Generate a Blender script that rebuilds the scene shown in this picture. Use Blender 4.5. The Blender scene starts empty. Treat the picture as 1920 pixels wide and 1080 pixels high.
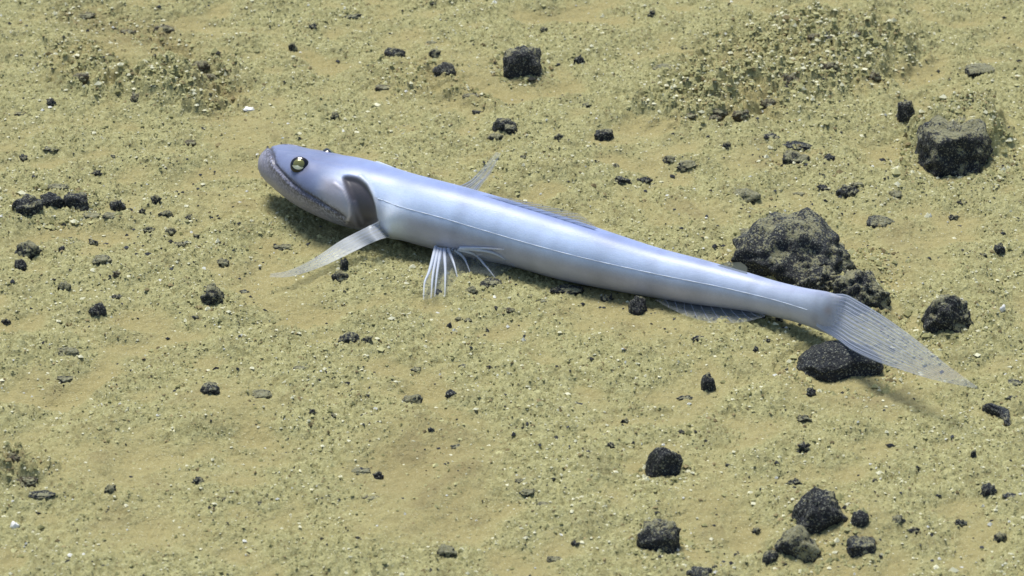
import bpy, bmesh, math, random
import numpy as np
from mathutils import Vector, Matrix, noise

# ------------------------------------------------------------------ camera, world, light
PITCH = math.radians(24.0); DIST = 3.2; HFOV = math.radians(16.0)
scene = bpy.context.scene
COL = scene.collection
cam_d = bpy.data.cameras.new('camera'); cam = bpy.data.objects.new('camera', cam_d)
COL.objects.link(cam)
CAM = np.array([0.0, -DIST*math.cos(PITCH), DIST*math.sin(PITCH)])
cam.location = CAM; cam.rotation_euler = (math.pi/2-PITCH, 0, 0)
cam_d.sensor_width = 36; cam_d.lens = 18/math.tan(HFOV/2)
cam_d.clip_start = 0.05; cam_d.clip_end = 600
cam_d.dof.use_dof = True; cam_d.dof.focus_distance = 3.2; cam_d.dof.aperture_fstop = 18
scene.camera = cam

SUN_EL = math.radians(68); SUN_AZ = math.radians(-25)      # azimuth from +Y (behind the fish) towards +X
world = bpy.data.worlds.new('World'); scene.world = world; world.use_nodes = True
wn = world.node_tree.nodes; wl = world.node_tree.links
sky = wn.new('ShaderNodeTexSky'); sky.sky_type = 'NISHITA'; sky.sun_disc = False
sky.sun_elevation = SUN_EL; sky.sun_rotation = SUN_AZ
wl.new(sky.outputs[0], wn['Background'].inputs[0]); wn['Background'].inputs[1].default_value = 0.085
sd = bpy.data.lights.new('sun', 'SUN'); sd.energy = 2.7; sd.angle = math.radians(20); sd.color = (1.0, 0.97, 0.90)
sun = bpy.data.objects.new('sun', sd); COL.objects.link(sun); sun.location = (-1, 2, 4)
to_sun = Vector((math.cos(SUN_EL)*math.sin(SUN_AZ), math.cos(SUN_EL)*math.cos(SUN_AZ), math.sin(SUN_EL)))
sun.rotation_euler = to_sun.to_track_quat('Z', 'Y').to_euler()
scene.view_settings.view_transform = 'Standard'; scene.view_settings.look = 'None'
scene.view_settings.gamma = 1.0; scene.view_settings.exposure = 0.80
scene.view_settings.use_curve_mapping = False

# ------------------------------------------------------------------ pixel <-> world (photograph pixels, 1920 x 1080)
FPX = 960/math.tan(HFOV/2)
FW = np.array([0, math.cos(PITCH), -math.sin(PITCH)]); UP = np.array([0, math.sin(PITCH), math.cos(PITCH)]); RT = np.array([1.0, 0, 0])
MPP = DIST/FPX
def ray(px, py): return FW + RT*((px-960)/FPX) + UP*((540-py)/FPX)
def at_z(px, py, z):
    d = ray(px, py); return CAM + d*((z-CAM[2])/d[2])
def proj(P):
    P = np.asarray(P, float)-CAM
    w = P@FW
    return np.stack([960+FPX*(P@RT)/w, 540-FPX*(P@UP)/w], -1)
def smooth(e0, e1, x):
    t = np.clip((x-e0)/(e1-e0), 0, 1); return t*t*(3-2*t)
def seg_dist(P, poly):
    """distance of points P (n,2) to a polyline, and the signed side (+ = right of travel in image)"""
    best = np.full(len(P), 1e9); side = np.zeros(len(P))
    for a, b in zip(poly[:-1], poly[1:]):
        a = np.array(a, float); b = np.array(b, float); ab = b-a
        t = np.clip(((P-a)@ab)/(ab@ab), 0, 1); q = a+t[:, None]*ab; d = np.hypot(*(P-q).T)
        cr = ab[0]*(P[:, 1]-a[1])-ab[1]*(P[:, 0]-a[0])
        m = d < best; best[m] = d[m]; side[m] = np.sign(cr[m])
    return best, side
def in_poly(P, poly):
    x, y = P[:, 0], P[:, 1]; ins = np.zeros(len(P), bool); n = len(poly)
    for i in range(n):
        x1, y1 = poly[i]; x2, y2 = poly[(i+1) % n]
        c = ((y1 > y) != (y2 > y)) & (x < (x2-x1)*(y-y1)/((y2-y1) or 1e-9)+x1)
        ins ^= c
    return ins
def sdf(P, poly):
    d, _ = seg_dist(P, list(poly)+[poly[0]]); return np.where(in_poly(P, poly), -d, d)
def spline(pts, n_per=12, us=None):
    """Catmull-Rom through rows of pts"""
    p = np.array(pts, float); p = np.vstack([2*p[0]-p[1], p, 2*p[-1]-p[-2]]); m = len(p)-3
    if us is None: us = np.linspace(0, m, m*n_per+1)
    i = np.clip(us.astype(int), 0, m-1); t = (us-i)[:, None]
    a, b, c, d = p[i], p[i+1], p[i+2], p[i+3]
    return .5*(2*b+(c-a)*t+(2*a-5*b+4*c-d)*t**2+(3*b-a-3*c+d)*t**3)

# ------------------------------------------------------------------ object helpers
def mesh_from(name, V, F, mat=None, parent=None, smooth_sh=True, attrs=None):
    me = bpy.data.meshes.new(name)
    V = np.asarray(V, np.float32); F = np.asarray(F, np.int32); k = F.shape[1]
    me.vertices.add(len(V)); me.vertices.foreach_set('co', V.ravel())
    me.loops.add(F.size); me.loops.foreach_set('vertex_index', F.ravel())
    me.polygons.add(len(F)); me.polygons.foreach_set('loop_start', np.arange(0, F.size, k, dtype=np.int32))
    me.polygons.foreach_set('use_smooth', np.full(len(F), smooth_sh))
    me.update(calc_edges=True)
    for an, av in (attrs or {}).items():
        av = np.asarray(av, np.float32)
        if av.ndim == 1:
            at = me.attributes.new(an, 'FLOAT', 'POINT'); at.data.foreach_set('value', av)
        else:
            at = me.attributes.new(an, 'FLOAT_COLOR', 'POINT')
            at.data.foreach_set('color', np.hstack([av, np.ones((len(av), 1), np.float32)]).ravel())
    if mat: me.materials.append(mat)
    o = bpy.data.objects.new(name, me); COL.objects.link(o)
    if parent is not None: attach(o, parent)
    return o
ROOTS = {}
def attach(o, parent):
    """parent o and keep its world coordinates; vertices are rewritten relative to the parent's world origin"""
    o.parent = parent
    off = Vector((0, 0, 0)); p = parent
    while p is not None: off += p.location; p = p.parent
    me = o.data; n = len(me.vertices); a = np.empty(n*3, np.float32); me.vertices.foreach_get('co', a)
    a = a.reshape(-1, 3)-np.array(off, np.float32); me.vertices.foreach_set('co', a.ravel()); me.update()
def tag(o, label=None, cat=None, group=None, kind=None):
    if label: o['label'] = label
    if cat: o['category'] = cat
    if group: o['group'] = group
    if kind: o['kind'] = kind
    return o
def tube(pts, rad, sides=6):
    pts = np.asarray(pts, float); n = len(pts); rad = np.broadcast_to(rad, (n,))
    T = np.gradient(pts, axis=0); T /= np.linalg.norm(T, axis=1)[:, None]
    ref = np.array([0.13, 0.21, 0.97]); A = np.cross(T, ref); A /= np.linalg.norm(A, axis=1)[:, None]; B = np.cross(T, A)
    V = []; F = []
    for i in range(n):
        for k in range(sides):
            w = 2*math.pi*k/sides; V.append(pts[i]+rad[i]*(A[i]*math.cos(w)+B[i]*math.sin(w)))
    for i in range(n-1):
        for k in range(sides):
            F.append((i*sides+k, i*sides+(k+1) % sides, (i+1)*sides+(k+1) % sides, (i+1)*sides+k))
    return np.array(V), np.array(F)

# ------------------------------------------------------------------ materials
class NT:
    def __init__(s, name):
        s.m = bpy.data.materials.new(name); s.m.use_nodes = True; s.t = s.m.node_tree; s.t.nodes.clear()
        s.out = s.n('ShaderNodeOutputMaterial')
    def n(s, typ, **kw):
        nd = s.t.nodes.new(typ)
        for k, v in kw.items(): setattr(nd, k, v)
        return nd
    def l(s, a, b): s.t.links.new(a, b)
    def setv(s, nd, **kw):
        for k, v in kw.items():
            nd.inputs[k.replace('_', ' ')].default_value = v
    def noise(s, scale, detail=4, rough=.6, vec=None):
        nd = s.n('ShaderNodeTexNoise'); nd.inputs['Scale'].default_value = scale; nd.inputs['Detail'].default_value = detail
        nd.inputs['Roughness'].default_value = rough
        if vec is not None: s.l(vec, nd.inputs['Vector'])
        return nd.outputs['Fac']
    def ramp(s, fac, stops):
        nd = s.n('ShaderNodeValToRGB'); cr = nd.color_ramp
        while len(cr.elements) < len(stops): cr.elements.new(.5)
        for e, (p, c) in zip(cr.elements, stops):
            e.position = p; e.color = (c, c, c, 1) if isinstance(c, (int, float)) else (*c, 1)
        s.l(fac, nd.inputs[0]); return nd.outputs['Color']
    def mix(s, fac, a, b, mode='MIX'):
        nd = s.n('ShaderNodeMix', data_type='RGBA', blend_type=mode)
        for sock, v in ((nd.inputs[0], fac), (nd.inputs[6], a), (nd.inputs[7], b)):
            if isinstance(v, (int, float)): sock.default_value = v
            elif isinstance(v, tuple): sock.default_value = (*v, 1)
            else: s.l(v, sock)
        return nd.outputs[2]
    def math(s, op, a, b=None):
        nd = s.n('ShaderNodeMath', operation=op)
        for sock, v in zip(nd.inputs, (a, b)):
            if v is None: continue
            if isinstance(v, (int, float)): sock.default_value = v
            else: s.l(v, sock)
        return nd.outputs[0]
    def attr(s, name, typ='GEOMETRY'):
        nd = s.n('ShaderNodeAttribute', attribute_name=name, attribute_type=typ); return nd
    def bump(s, h, strength, dist):
        nd = s.n('ShaderNodeBump'); nd.inputs['Strength'].default_value = strength; nd.inputs['Distance'].default_value = dist
        s.l(h, nd.inputs['Height']); return nd.outputs[0]

TAN = (0.350, 0.300, 0.132); PALE = (0.475, 0.462, 0.230); OLIVE = (0.255, 0.246, 0.108); BROWN = (0.235, 0.190, 0.095)
def mat_ground():
    s = NT('sediment'); tc = s.n('ShaderNodeTexCoord').outputs['Object']
    rough = s.attr('rough').outputs['Fac']; brown = s.attr('brown').outputs['Fac']
    n1 = s.noise(9, 5, .6, tc); n2 = s.noise(150, 5, .65, tc); n3 = s.noise(640, 4, .75, tc)
    c_s = s.mix(s.ramp(n1, [(.3, 0.0), (.7, 1.0)]), TAN, (0.375, 0.330, 0.152))
    c_r = s.mix(s.ramp(n2, [(.36, 0.0), (.62, 1.0)]), OLIVE, PALE)
    c = s.mix(s.math('MULTIPLY', rough, .85), c_s, c_r)
    c = s.mix(s.math('MULTIPLY', s.ramp(n2, [(.28, 1.0), (.40, 0.0)]), .5), c, BROWN)
    fleck = s.ramp(n3, [(.33, 1.0), (.42, 0.0)])
    c = s.mix(s.math('MULTIPLY', fleck, s.math('ADD', .15, s.math('MULTIPLY', rough, .5))), c, (0.07, 0.065, 0.05))  # dark grains, deepened to paint in contrast the soft shadows lack
    pale = s.ramp(n3, [(.57, 0.0), (.68, 1.0)])
    c = s.mix(s.math('MULTIPLY', pale, .8), c, (0.68, 0.67, 0.46))  # pale grains, strengthened to paint highlights into the sediment colour
    c = s.mix(brown, c, BROWN)
    p = s.n('ShaderNodeBsdfPrincipled'); s.l(c, p.inputs['Base Color']); s.setv(p, Roughness=.95)
    p.inputs['Specular IOR Level'].default_value = .15
    hgt = s.math('ADD', s.math('MULTIPLY', n3, .5), n2)
    s.l(s.bump(hgt, .8, .0045), p.inputs['Normal'])
    s.l(p.outputs[0], s.out.inputs[0]); return s.m
def mat_crumb(name='sediment_crumbs'):
    s = NT(name); c = s.attr('Col').outputs['Color']
    p = s.n('ShaderNodeBsdfPrincipled'); s.l(c, p.inputs['Base Color']); s.setv(p, Roughness=.9)
    p.inputs['Specular IOR Level'].default_value = .15
    s.l(p.outputs[0], s.out.inputs[0]); return s.m
def mat_nodule():
    s = NT('manganese_crust'); tc = s.n('ShaderNodeTexCoord').outputs['Object']
    dust = s.attr('dust', 'OBJECT').outputs['Fac']; tint = s.attr('brownness', 'OBJECT').outputs['Fac']
    geo = s.n('ShaderNodeNewGeometry'); sep = s.n('ShaderNodeSeparateXYZ'); s.l(geo.outputs['Normal'], sep.inputs[0])
    n1 = s.noise(160, 5, .7, tc); n2 = s.noise(420, 4, .7, tc); n3 = s.noise(60, 3, .6, tc)
    base = s.mix(n1, (0.010, 0.012, 0.017), (0.040, 0.046, 0.056))
    base = s.mix(tint, base, (0.13, 0.10, 0.06))
    # sediment caught on surfaces that face up, broken by noise
    d = s.math('ADD', s.math('MULTIPLY', sep.outputs[2], .40), s.math('MULTIPLY', n3, 1.05))
    d = s.math('ADD', d, s.math('MULTIPLY', n2, 1.3)); d = s.math('ADD', d, s.math('MULTIPLY', dust, 1.0))
    m = s.ramp(s.math('SUBTRACT', d, 1.49), [(.10, 0.0), (.22, 1.0)])
    dc = s.mix(s.ramp(n1, [(.35, 0.0), (.65, 1.0)]), (0.24, 0.225, 0.125), (0.42, 0.405, 0.24))
    c = s.mix(m, base, dc)
    n4 = s.noise(620, 3, .6, tc); c = s.mix(s.math('MULTIPLY', s.ramp(n4, [(.56, 0.0), (.64, 1.0)]), .8), c, (0.38, 0.39, 0.30))
    p = s.n('ShaderNodeBsdfPrincipled'); s.l(c, p.inputs['Base Color'])
    s.l(s.math('ADD', .55, s.math('MULTIPLY', m, .4)), p.inputs['Roughness'])
    p.inputs['Specular IOR Level'].default_value = .35
    s.l(s.bump(s.math('ADD', n1, n2), 1.0, .005), p.inputs['Normal'])
    s.l(p.outputs[0], s.out.inputs[0]); return s.m
def mat_skin():
    s = NT('fish_skin'); tc = s.n('ShaderNodeTexCoord').outputs['Object']
    c = s.attr('Col').outputs['Color']; spk = s.attr('speck').outputs['Fac']
    n1 = s.noise(38, 4, .6, tc); n2 = s.noise(420, 3, .6, tc); n3 = s.noise(900, 2, .5, tc)
    c = s.mix(.8, c, s.ramp(n1, [(.32, .80), (.66, 1.0)]), 'MULTIPLY')
    c = s.mix(s.math('MULTIPLY', spk, s.ramp(n2, [(.46, 1.0), (.60, 0.0)])), c, (0.06, 0.06, 0.08))
    c = s.mix(.22, c, s.ramp(n3, [(.3, .7), (.6, 1.0)]), 'MULTIPLY')
    p = s.n('ShaderNodeBsdfPrincipled'); s.l(c, p.inputs['Base Color']); s.setv(p, Roughness=.40)
    p.inputs['Specular IOR Level'].default_value = .40
    p.inputs['Subsurface Weight'].default_value = .15; p.inputs['Subsurface Radius'].default_value = (1, .8, .9); p.inputs['Subsurface Scale'].default_value = .006
    s.l(s.bump(s.math('ADD', s.math('ADD', n3, n2), s.math('MULTIPLY', n1, .8)), .15, .0008), p.inputs['Normal'])
    tr = s.n('ShaderNodeBsdfTransparent'); mx = s.n('ShaderNodeMixShader'); s.l(s.attr('fade').outputs['Fac'], mx.inputs[0])
    s.l(p.outputs[0], mx.inputs[1]); s.l(tr.outputs[0], mx.inputs[2]); s.l(mx.outputs[0], s.out.inputs[0]); return s.m
def mat_fin(name='fin_membrane', col=(0.37, 0.41, 0.48)):
    s = NT(name); a = s.attr('alpha').outputs['Fac']; tc = s.n('ShaderNodeTexCoord').outputs['Object']
    n1 = s.noise(120, 3, .6, tc)
    d = s.n('ShaderNodeBsdfDiffuse'); t = s.n('ShaderNodeBsdfTranslucent'); tr = s.n('ShaderNodeBsdfTransparent'); g = s.n('ShaderNodeBsdfGlossy')
    d.inputs[0].default_value = (*col, 1); t.inputs[0].default_value = (*col, 1); g.inputs['Roughness'].default_value = .35; g.inputs[0].default_value = (.8, .85, .9, 1)
    m1 = s.n('ShaderNodeMixShader'); m1.inputs[0].default_value = .35; s.l(d.outputs[0], m1.inputs[1]); s.l(t.outputs[0], m1.inputs[2])
    m3 = s.n('ShaderNodeMixShader'); m3.inputs[0].default_value = .05; s.l(m1.outputs[0], m3.inputs[1]); s.l(g.outputs[0], m3.inputs[2])
    m2 = s.n('ShaderNodeMixShader'); s.l(s.math('MULTIPLY', a, s.math('ADD', .90, s.math('MULTIPLY', n1, .2))), m2.inputs[0])
    s.l(tr.outputs[0], m2.inputs[1]); s.l(m3.outputs[0], m2.inputs[2]); s.l(m2.outputs[0], s.out.inputs[0]); return s.m
def mat_plain(name, col, rough=.4, spec=.5, metal=0, nscale=300, var=.25):
    s = NT(name); tc = s.n('ShaderNodeTexCoord').outputs['Object']; n1 = s.noise(nscale, 3, .6, tc)
    c = s.mix(s.math('MULTIPLY', n1, var), col, tuple(x*.45 for x in col))
    p = s.n('ShaderNodeBsdfPrincipled'); s.l(c, p.inputs['Base Color']); s.setv(p, Roughness=rough, Metallic=metal)
    p.inputs['Specular IOR Level'].default_value = spec
    s.l(p.outputs[0], s.out.inputs[0]); return s.m
M_GROUND = mat_ground(); M_CRUMB = mat_crumb(); M_NOD = mat_nodule(); M_SKIN = mat_skin(); M_FIN = mat_fin()
M_RAYP = mat_fin('pelvic_ray', (0.74, 0.79, 0.90))
M_FINP = mat_fin('pectoral_membrane', (0.56, 0.59, 0.62))
M_FINC = mat_fin('tail_membrane', (0.50, 0.55, 0.66))
M_FINO = mat_fin('fin_membrane_olive', (0.34, 0.33, 0.24))
M_RAY = mat_fin('fin_ray', (0.52, 0.56, 0.68))
M_EYE = mat_plain('eye_black', (0.006, 0.006, 0.009), .15, .6)
M_PUP = mat_plain('eye_lens', (0.20, 0.20, 0.07), .18, .6, .25)
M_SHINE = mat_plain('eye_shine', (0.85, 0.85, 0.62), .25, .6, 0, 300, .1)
M_SHELL = mat_plain('white_shell', (0.80, 0.79, 0.74), .5, .4)

# ------------------------------------------------------------------ seabed
rng = np.random.default_rng(7); random.seed(7)
DX, DY = .0016, .0023
xi = np.arange(-.78, .78+1e-9, DX); yi = np.arange(-.78, 1.02+1e-9, DY); NX, NY = len(xi), len(yi)
kx = np.fft.fftfreq(NX, DX); ky = np.fft.fftfreq(NY, DY); KX, KY = np.meshgrid(kx, ky); KR = np.hypot(KX, KY)
def band(lam, width=.5):
    w = rng.standard_normal((NY, NX)); f = np.exp(-((np.log(np.maximum(KR, 1e-6)*lam))**2)/(2*width**2)); f[0, 0] = 0
    r = np.fft.ifft2(np.fft.fft2(w)*f).real; return r/r.std()
GX, GY = np.meshgrid(xi, yi)
GP = proj(np.stack([GX.ravel(), GY.ravel(), np.zeros(GX.size)], -1))
px, py = GP[:, 0].reshape(GX.shape), GP[:, 1].reshape(GX.shape)
def ell(cx, cy, rx, ry, rot=0, edge=.45):
    c, s = math.cos(rot), math.sin(rot); u = ((px-cx)*c+(py-cy)*s)/rx; v = (-(px-cx)*s+(py-cy)*c)/ry
    return 1-smooth(1-edge, 1+edge, np.hypot(u, v)+.10*W1)
W1 = band(.03); LF = band(.20, .6); MF = band(.07, .4); B1 = band(.024); B2 = band(.012); B3 = band(.0065); B4 = band(.0042, .35)
# worn smooth patches and rough grainy patches
rough = smooth(-1.6, .5, LF*.7+MF*.6+.25)
for cx, cy, rx, ry in ((1420, 300, 60, 22), (1640, 720, 120, 45), (1690, 470, 60, 60), (1120, 590, 70, 25), (1240, 620, 110, 26), (430, 390, 80, 28),
                       (860, 150, 120, 45), (800, 880, 120, 90), (200, 880, 130, 60), (430, 760, 90, 40), (250, 80, 110, 40), (1310, 400, 80, 22),
                       (1330, 960, 70, 60), (1580, 1000, 90, 60), (470, 250, 70, 50), (760, 985, 110, 40), (280, 1000, 120, 40), (1560, 700, 110, 50)):
    rough = rough*(1-.8*ell(cx, cy, rx, ry, 0, .8))
mound = np.zeros_like(px); clump = np.zeros_like(px); brown = np.zeros_like(px)
for cx, cy, rx, ry, rot, h, k in ((1500, 120, 190, 80, -.15, .012, 1.0), (1340, 185, 120, 40, -.1, .011, 1.0), (1580, 95, 110, 50, 0, .006, .9),
                                  (155, 130, 70, 45, .2, .012, .9), (310, 165, 85, 35, .15, .012, 1.0), (400, 155, 50, 55, .6, .006, .8),
                                  (770, 150, 80, 30, .1, .006, .6), (880, 178, 60, 14, .3, .007, .6), (15, 892, 44, 30, 0, .013, .8), (72, 900, 36, 14, -.4, .008, .7),
                                  (1455, 490, 70, 34, .1, .010, .5), (1620, 560, 70, 30, .6, .006, .3), (1800, 262, 78, 36, 0, .032, .35), (1420, 290, 0.1, 0.1, 0, 0, 0)):
    e = ell(cx, cy, rx, ry, rot); mound += h*e; clump = np.maximum(clump, k*e)
tr, _ = seg_dist(GP, [(120, 18), (230, 45), (310, 70), (370, 120), (415, 190)]); tr = np.exp(-(tr.reshape(px.shape)/30)**2)
mound -= .009*tr; clump = np.maximum(clump, .55*tr)
moat = np.exp(-((np.hypot((px-1585)/135, (py-690)/52)-1)/.28)**2); mound -= .004*(np.hypot((px-1585)/135, (py-690)/52) < 1.0)*1.0
brown = np.clip(.40*tr*(B1 > -.4)+.28*smooth(.5, 1.5, -B1)*clump+.25*ell(1640, 745, 90, 22)+.2*ell(800, 870, 130, 90)+.35*ell(15, 880, 50, 40)+.35*smooth(.5, 1.8, MF)*(1-.5*rough), 0, .8)
# the fish lies in a shallow press in the sediment
FISH_LINE = [(540, 380), (700, 440), (900, 490), (1100, 535), (1300, 570), (1500, 600), (1600, 640)]
fd, _ = seg_dist(GP, FISH_LINE); fd = fd.reshape(px.shape); near = smooth(20, 75, fd)
mound *= smooth(10, 60, fd)
H = .0030*LF+.0016*MF*(.4+.6*rough)
H = H*(.25+.75*near)
H += rough*(.0007*B1+.0006*np.abs(B2)+.00075*B3+.00075*B4)+(1-rough)*(.0003*B3+.0004*B1+.0002*B4)
H += mound+clump*(.0024*np.maximum(B1, -.7)+.0014*np.maximum(B2, -.8)+.0007*B3)
# fade the detail out to the coarse far sheet
edge = np.minimum.reduce([smooth(-.78, -.70, GX), 1-smooth(.70, .78, GX), smooth(-.78, -.70, GY), 1-smooth(.94, 1.02, GY)])
H *= edge
def ground_z(x, y):
    fx = np.clip((np.asarray(x)-xi[0])/DX, 0, NX-1.001); fy = np.clip((np.asarray(y)-yi[0])/DY, 0, NY-1.001)
    i, j = fx.astype(int), fy.astype(int); a, b = fx-i, fy-j
    return H[j, i]*(1-a)*(1-b)+H[j, i+1]*a*(1-b)+H[j+1, i]*(1-a)*b+H[j+1, i+1]*a*b
def at_ground(qx, qy):
    z = 0.0
    for _ in range(4):
        p = at_z(qx, qy, z); z = float(ground_z(p[0], p[1]))
    return np.array([p[0], p[1], z])
ext = np.array([.8, .85, .95, 1.2, 1.7, 2.6, 4, 7, 12, 22, 45, 90, 200.])
X = np.concatenate([-(ext[::-1]), xi, ext]); Y = np.concatenate([-(ext[::-1]), yi, ext+.24]); E = len(ext)
def pad(A, v): return np.pad(A, E, constant_values=v)
AX, AY = np.meshgrid(X, Y); Z = pad(H, 0.0)
idx = np.arange(AX.size).reshape(AX.shape)
F = np.stack([idx[:-1, :-1], idx[:-1, 1:], idx[1:, 1:], idx[1:, :-1]], -1).reshape(-1, 4)
g = mesh_from('seabed_ground', np.stack([AX, AY, Z], -1).reshape(-1, 3), F, M_GROUND,
              attrs={'rough': pad(rough, .6).ravel(), 'brown': pad(brown, 0).ravel()})
tag(g, 'pale olive-tan sediment seabed with rough grainy and smooth worn patches', 'seabed', kind='structure')

# loose crumbs of sediment and pale specks: uncountable
OCT_V = np.array([(1, 0, 0), (-1, 0, 0), (0, 1, 0), (0, -1, 0), (0, 0, 1), (0, 0, -1)], float)
OCT_F = np.array([(0, 2, 4), (2, 1, 4), (1, 3, 4), (3, 0, 4), (2, 0, 5), (1, 2, 5), (3, 1, 5), (0, 3, 5)])
def scatter(name, n, weight, rad, cols, label, cat, seed, flat=.65, mat=M_CRUMB):
    r = np.random.default_rng(seed); w = weight.ravel(); cum = np.cumsum(w); k = np.searchsorted(cum, r.random(n)*cum[-1])
    x = GX.ravel()[k]+(r.random(n)-.5)*DX; y = GY.ravel()[k]+(r.random(n)-.5)*DY; z = ground_z(x, y)
    s = rad(r, n, k); sc = np.stack([s*r.uniform(.7, 1.4, n), s*r.uniform(.7, 1.4, n), s*flat*r.uniform(.7, 1.3, n)], -1)
    V = OCT_V[None]*(1+.45*(r.random((n, 6, 1))-.5)) + .35*(r.random((n, 6, 3))-.5)
    V = V*sc[:, None]; a = r.random(n)*6.283; ca, sa = np.cos(a)[:, None], np.sin(a)[:, None]
    V = np.stack([V[..., 0]*ca-V[..., 1]*sa, V[..., 0]*sa+V[..., 1]*ca, V[..., 2]], -1)+np.stack([x, y, z+.15*s], -1)[:, None]
    Fc = (OCT_F[None]+6*np.arange(n)[:, None, None]).reshape(-1, 3)
    C = np.repeat(cols(r, n, k), 6, 0)
    o = mesh_from(name, V.reshape(-1, 3), Fc, mat, smooth_sh=False, attrs={'Col': C})
    return tag(o, label, cat, kind='stuff')
view = ((px > -60) & (px < 1980) & (py > -60) & (py < 1150))*1.0+.12
dens = view*edge*(.10+rough**1.5+.9*clump)*(.25+.75*smooth(15, 45, fd))
rf, bf, cf = rough.ravel(), brown.ravel(), clump.ravel()
def crumb_cols(r, n, k):
    t = r.random((n, 1)); c = np.array(OLIVE)*(1-t)+np.array((.485, .465, .235))*t
    b = (r.random(n) < .12+.35*bf[k])[:, None]; c = np.where(b, np.array(BROWN)*(.7+.8*r.random((n, 1))), c)
    d = (r.random(n) < .020)[:, None]; c = np.where(d, np.array((.05, .05, .045)), c)
    p = (r.random(n) < .16)[:, None]; c = np.where(p, np.array((.68, .66, .46)), c); return c  # pale crumbs, brightened and multiplied as painted highlights
scatter('sediment_crumbs', 110000, dens, lambda r, n, k: np.clip(.00078*np.exp(.42*r.standard_normal(n))*(1+.7*cf[k]), .0004, .0035), crumb_cols,
        'fine loose crumbs of olive sediment strewn over the seabed', 'sediment', 11)
scatter('sediment_clumps', 1800, view*edge*(clump**1.5*smooth(-.6, .8, B1)+.004*rough), lambda r, n, k: np.clip(.0015*np.exp(.42*r.standard_normal(n)), .001, .005),
        crumb_cols, 'coarse crumbly clumps of sediment heaped on the low mounds', 'sediment', 12, .8)
grit = .10+ell(300, 460, 190, 120, 0, .8)*.9+ell(1500, 480, 170, 90, 0, .5)*.8+ell(1560, 990, 190, 90, 0, .8)*.7+ell(1120, 560, 160, 24, .2, .6)*.9+ell(1450, 320, 260, 80, 0, .8)*.5+ell(1800, 280, 130, 80, 0, .6)*.5+ell(780, 780, 330, 60, .2, .9)*.3
scatter('nodule_grit', 1100, view*edge*grit*smooth(-.3, .9, B1), lambda r, n, k: np.clip(.00115*np.exp(.45*r.standard_normal(n)), .0006, .0034),
        lambda r, n, k: np.array((.030, .032, .036))*(.5+1.6*r.random((n, 1))), 'fine black grit of broken nodules sprinkled among the crumbs', 'grit', 15, .6)
ring = np.zeros_like(px)
for cx, cy, rx, ry in ((980,125,50,26),(1797,300,105,50),(1508,510,150,50),(1660,575,45,30),(1787,612,66,34),(1244,885,48,20),(1540,985,66,34),(1497,1042,56,26),(1617,1038,38,16),(1239,1025,56,26),(92,388,90,28),(1490,296,50,18),(398,566,34,20),(1582,690,100,40)):
    q = np.hypot((px-cx)/rx, (py-cy)/ry); ring = np.maximum(ring, np.exp(-((q-1)/.22)**2))
scatter('rock_edge_crumbs', 5200, view*edge*ring, lambda r, n, k: np.clip(.0011*np.exp(.5*r.standard_normal(n)), .0005, .004), crumb_cols,
        'loose sediment crumbs banked against the foot of the rocks', 'sediment', 14, .8)
scatter('shell_specks', 620, view*edge, lambda r, n, k: np.clip(.0011*np.exp(.35*r.standard_normal(n)), .0006, .0026),
        lambda r, n, k: np.array((.80, .80, .72))*(.75+.25*r.random((n, 1))), 'tiny white shell specks peppered over the sediment', 'shell specks', 13, .9)

# ------------------------------------------------------------------ nodules and rocks
def rock_mesh(w, h, seed, planes, rough_amp, sub, box=0.0, depth=None, flat=False):
    """half extents from the picture size (pixels at that distance, already in metres); returns unit-free vertices and b, c"""
    a = w/2; b = (depth or .8)*a; s, co = math.sin(PITCH), math.cos(PITCH)
    b = min(b, .75*h/s*.62); c2 = max((h-s*b)**2-(s*b)**2, (.25*h)**2); c = math.sqrt(c2)/co
    if box: b = (depth or .8)*a; c = max((h-2*s*b*.85)/co, .45*h)
    if flat: b = .47*h/s; c = .22*a
    r = random.Random(seed)
    bm = bmesh.new(); bmesh.ops.create_icosphere(bm, subdivisions=sub, radius=1)
    pl = []
    for _ in range(planes):
        v = Vector((r.gauss(0, 1), r.gauss(0, 1), r.gauss(0, .8))).normalized(); pl.append((v, r.uniform(.66, .92)))
    if box:
        for v in ((0, 0, 1), (0, -1, .12), (1, 0, .1), (-1, 0, .1), (0, 1, .1)): pl.append((Vector(v).normalized(), box*r.uniform(.94, 1.04)))
    so = Vector((r.uniform(-50, 50), r.uniform(-50, 50), r.uniform(-50, 50)))
    for v in bm.verts:
        d = v.co.normalized(); rad = 1.0
        for n, k in pl:
            q = d.dot(n)
            if q > 1e-3: rad = min(rad, k/q)
        nz = noise.fractal(d*(1.6 if sub > 3 else 2.3)+so, .9, 2.0, 3)*(.55 if sub > 3 else 1.0)+noise.fractal(d*4.5+so, .9, 2.1, 4)*.32
        v.co = d*rad*(1+rough_amp*nz)
    xs = [v.co.x for v in bm.verts]; zs = [v.co.z for v in bm.verts]; ys = [v.co.y for v in bm.verts]
    mx, my, mz = max(max(xs), -min(xs)), max(max(ys), -min(ys)), max(zs)
    for v in bm.verts: v.co = Vector((v.co.x/mx*a, v.co.y/my*b, v.co.z/mz*c))
    return bm, b
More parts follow.
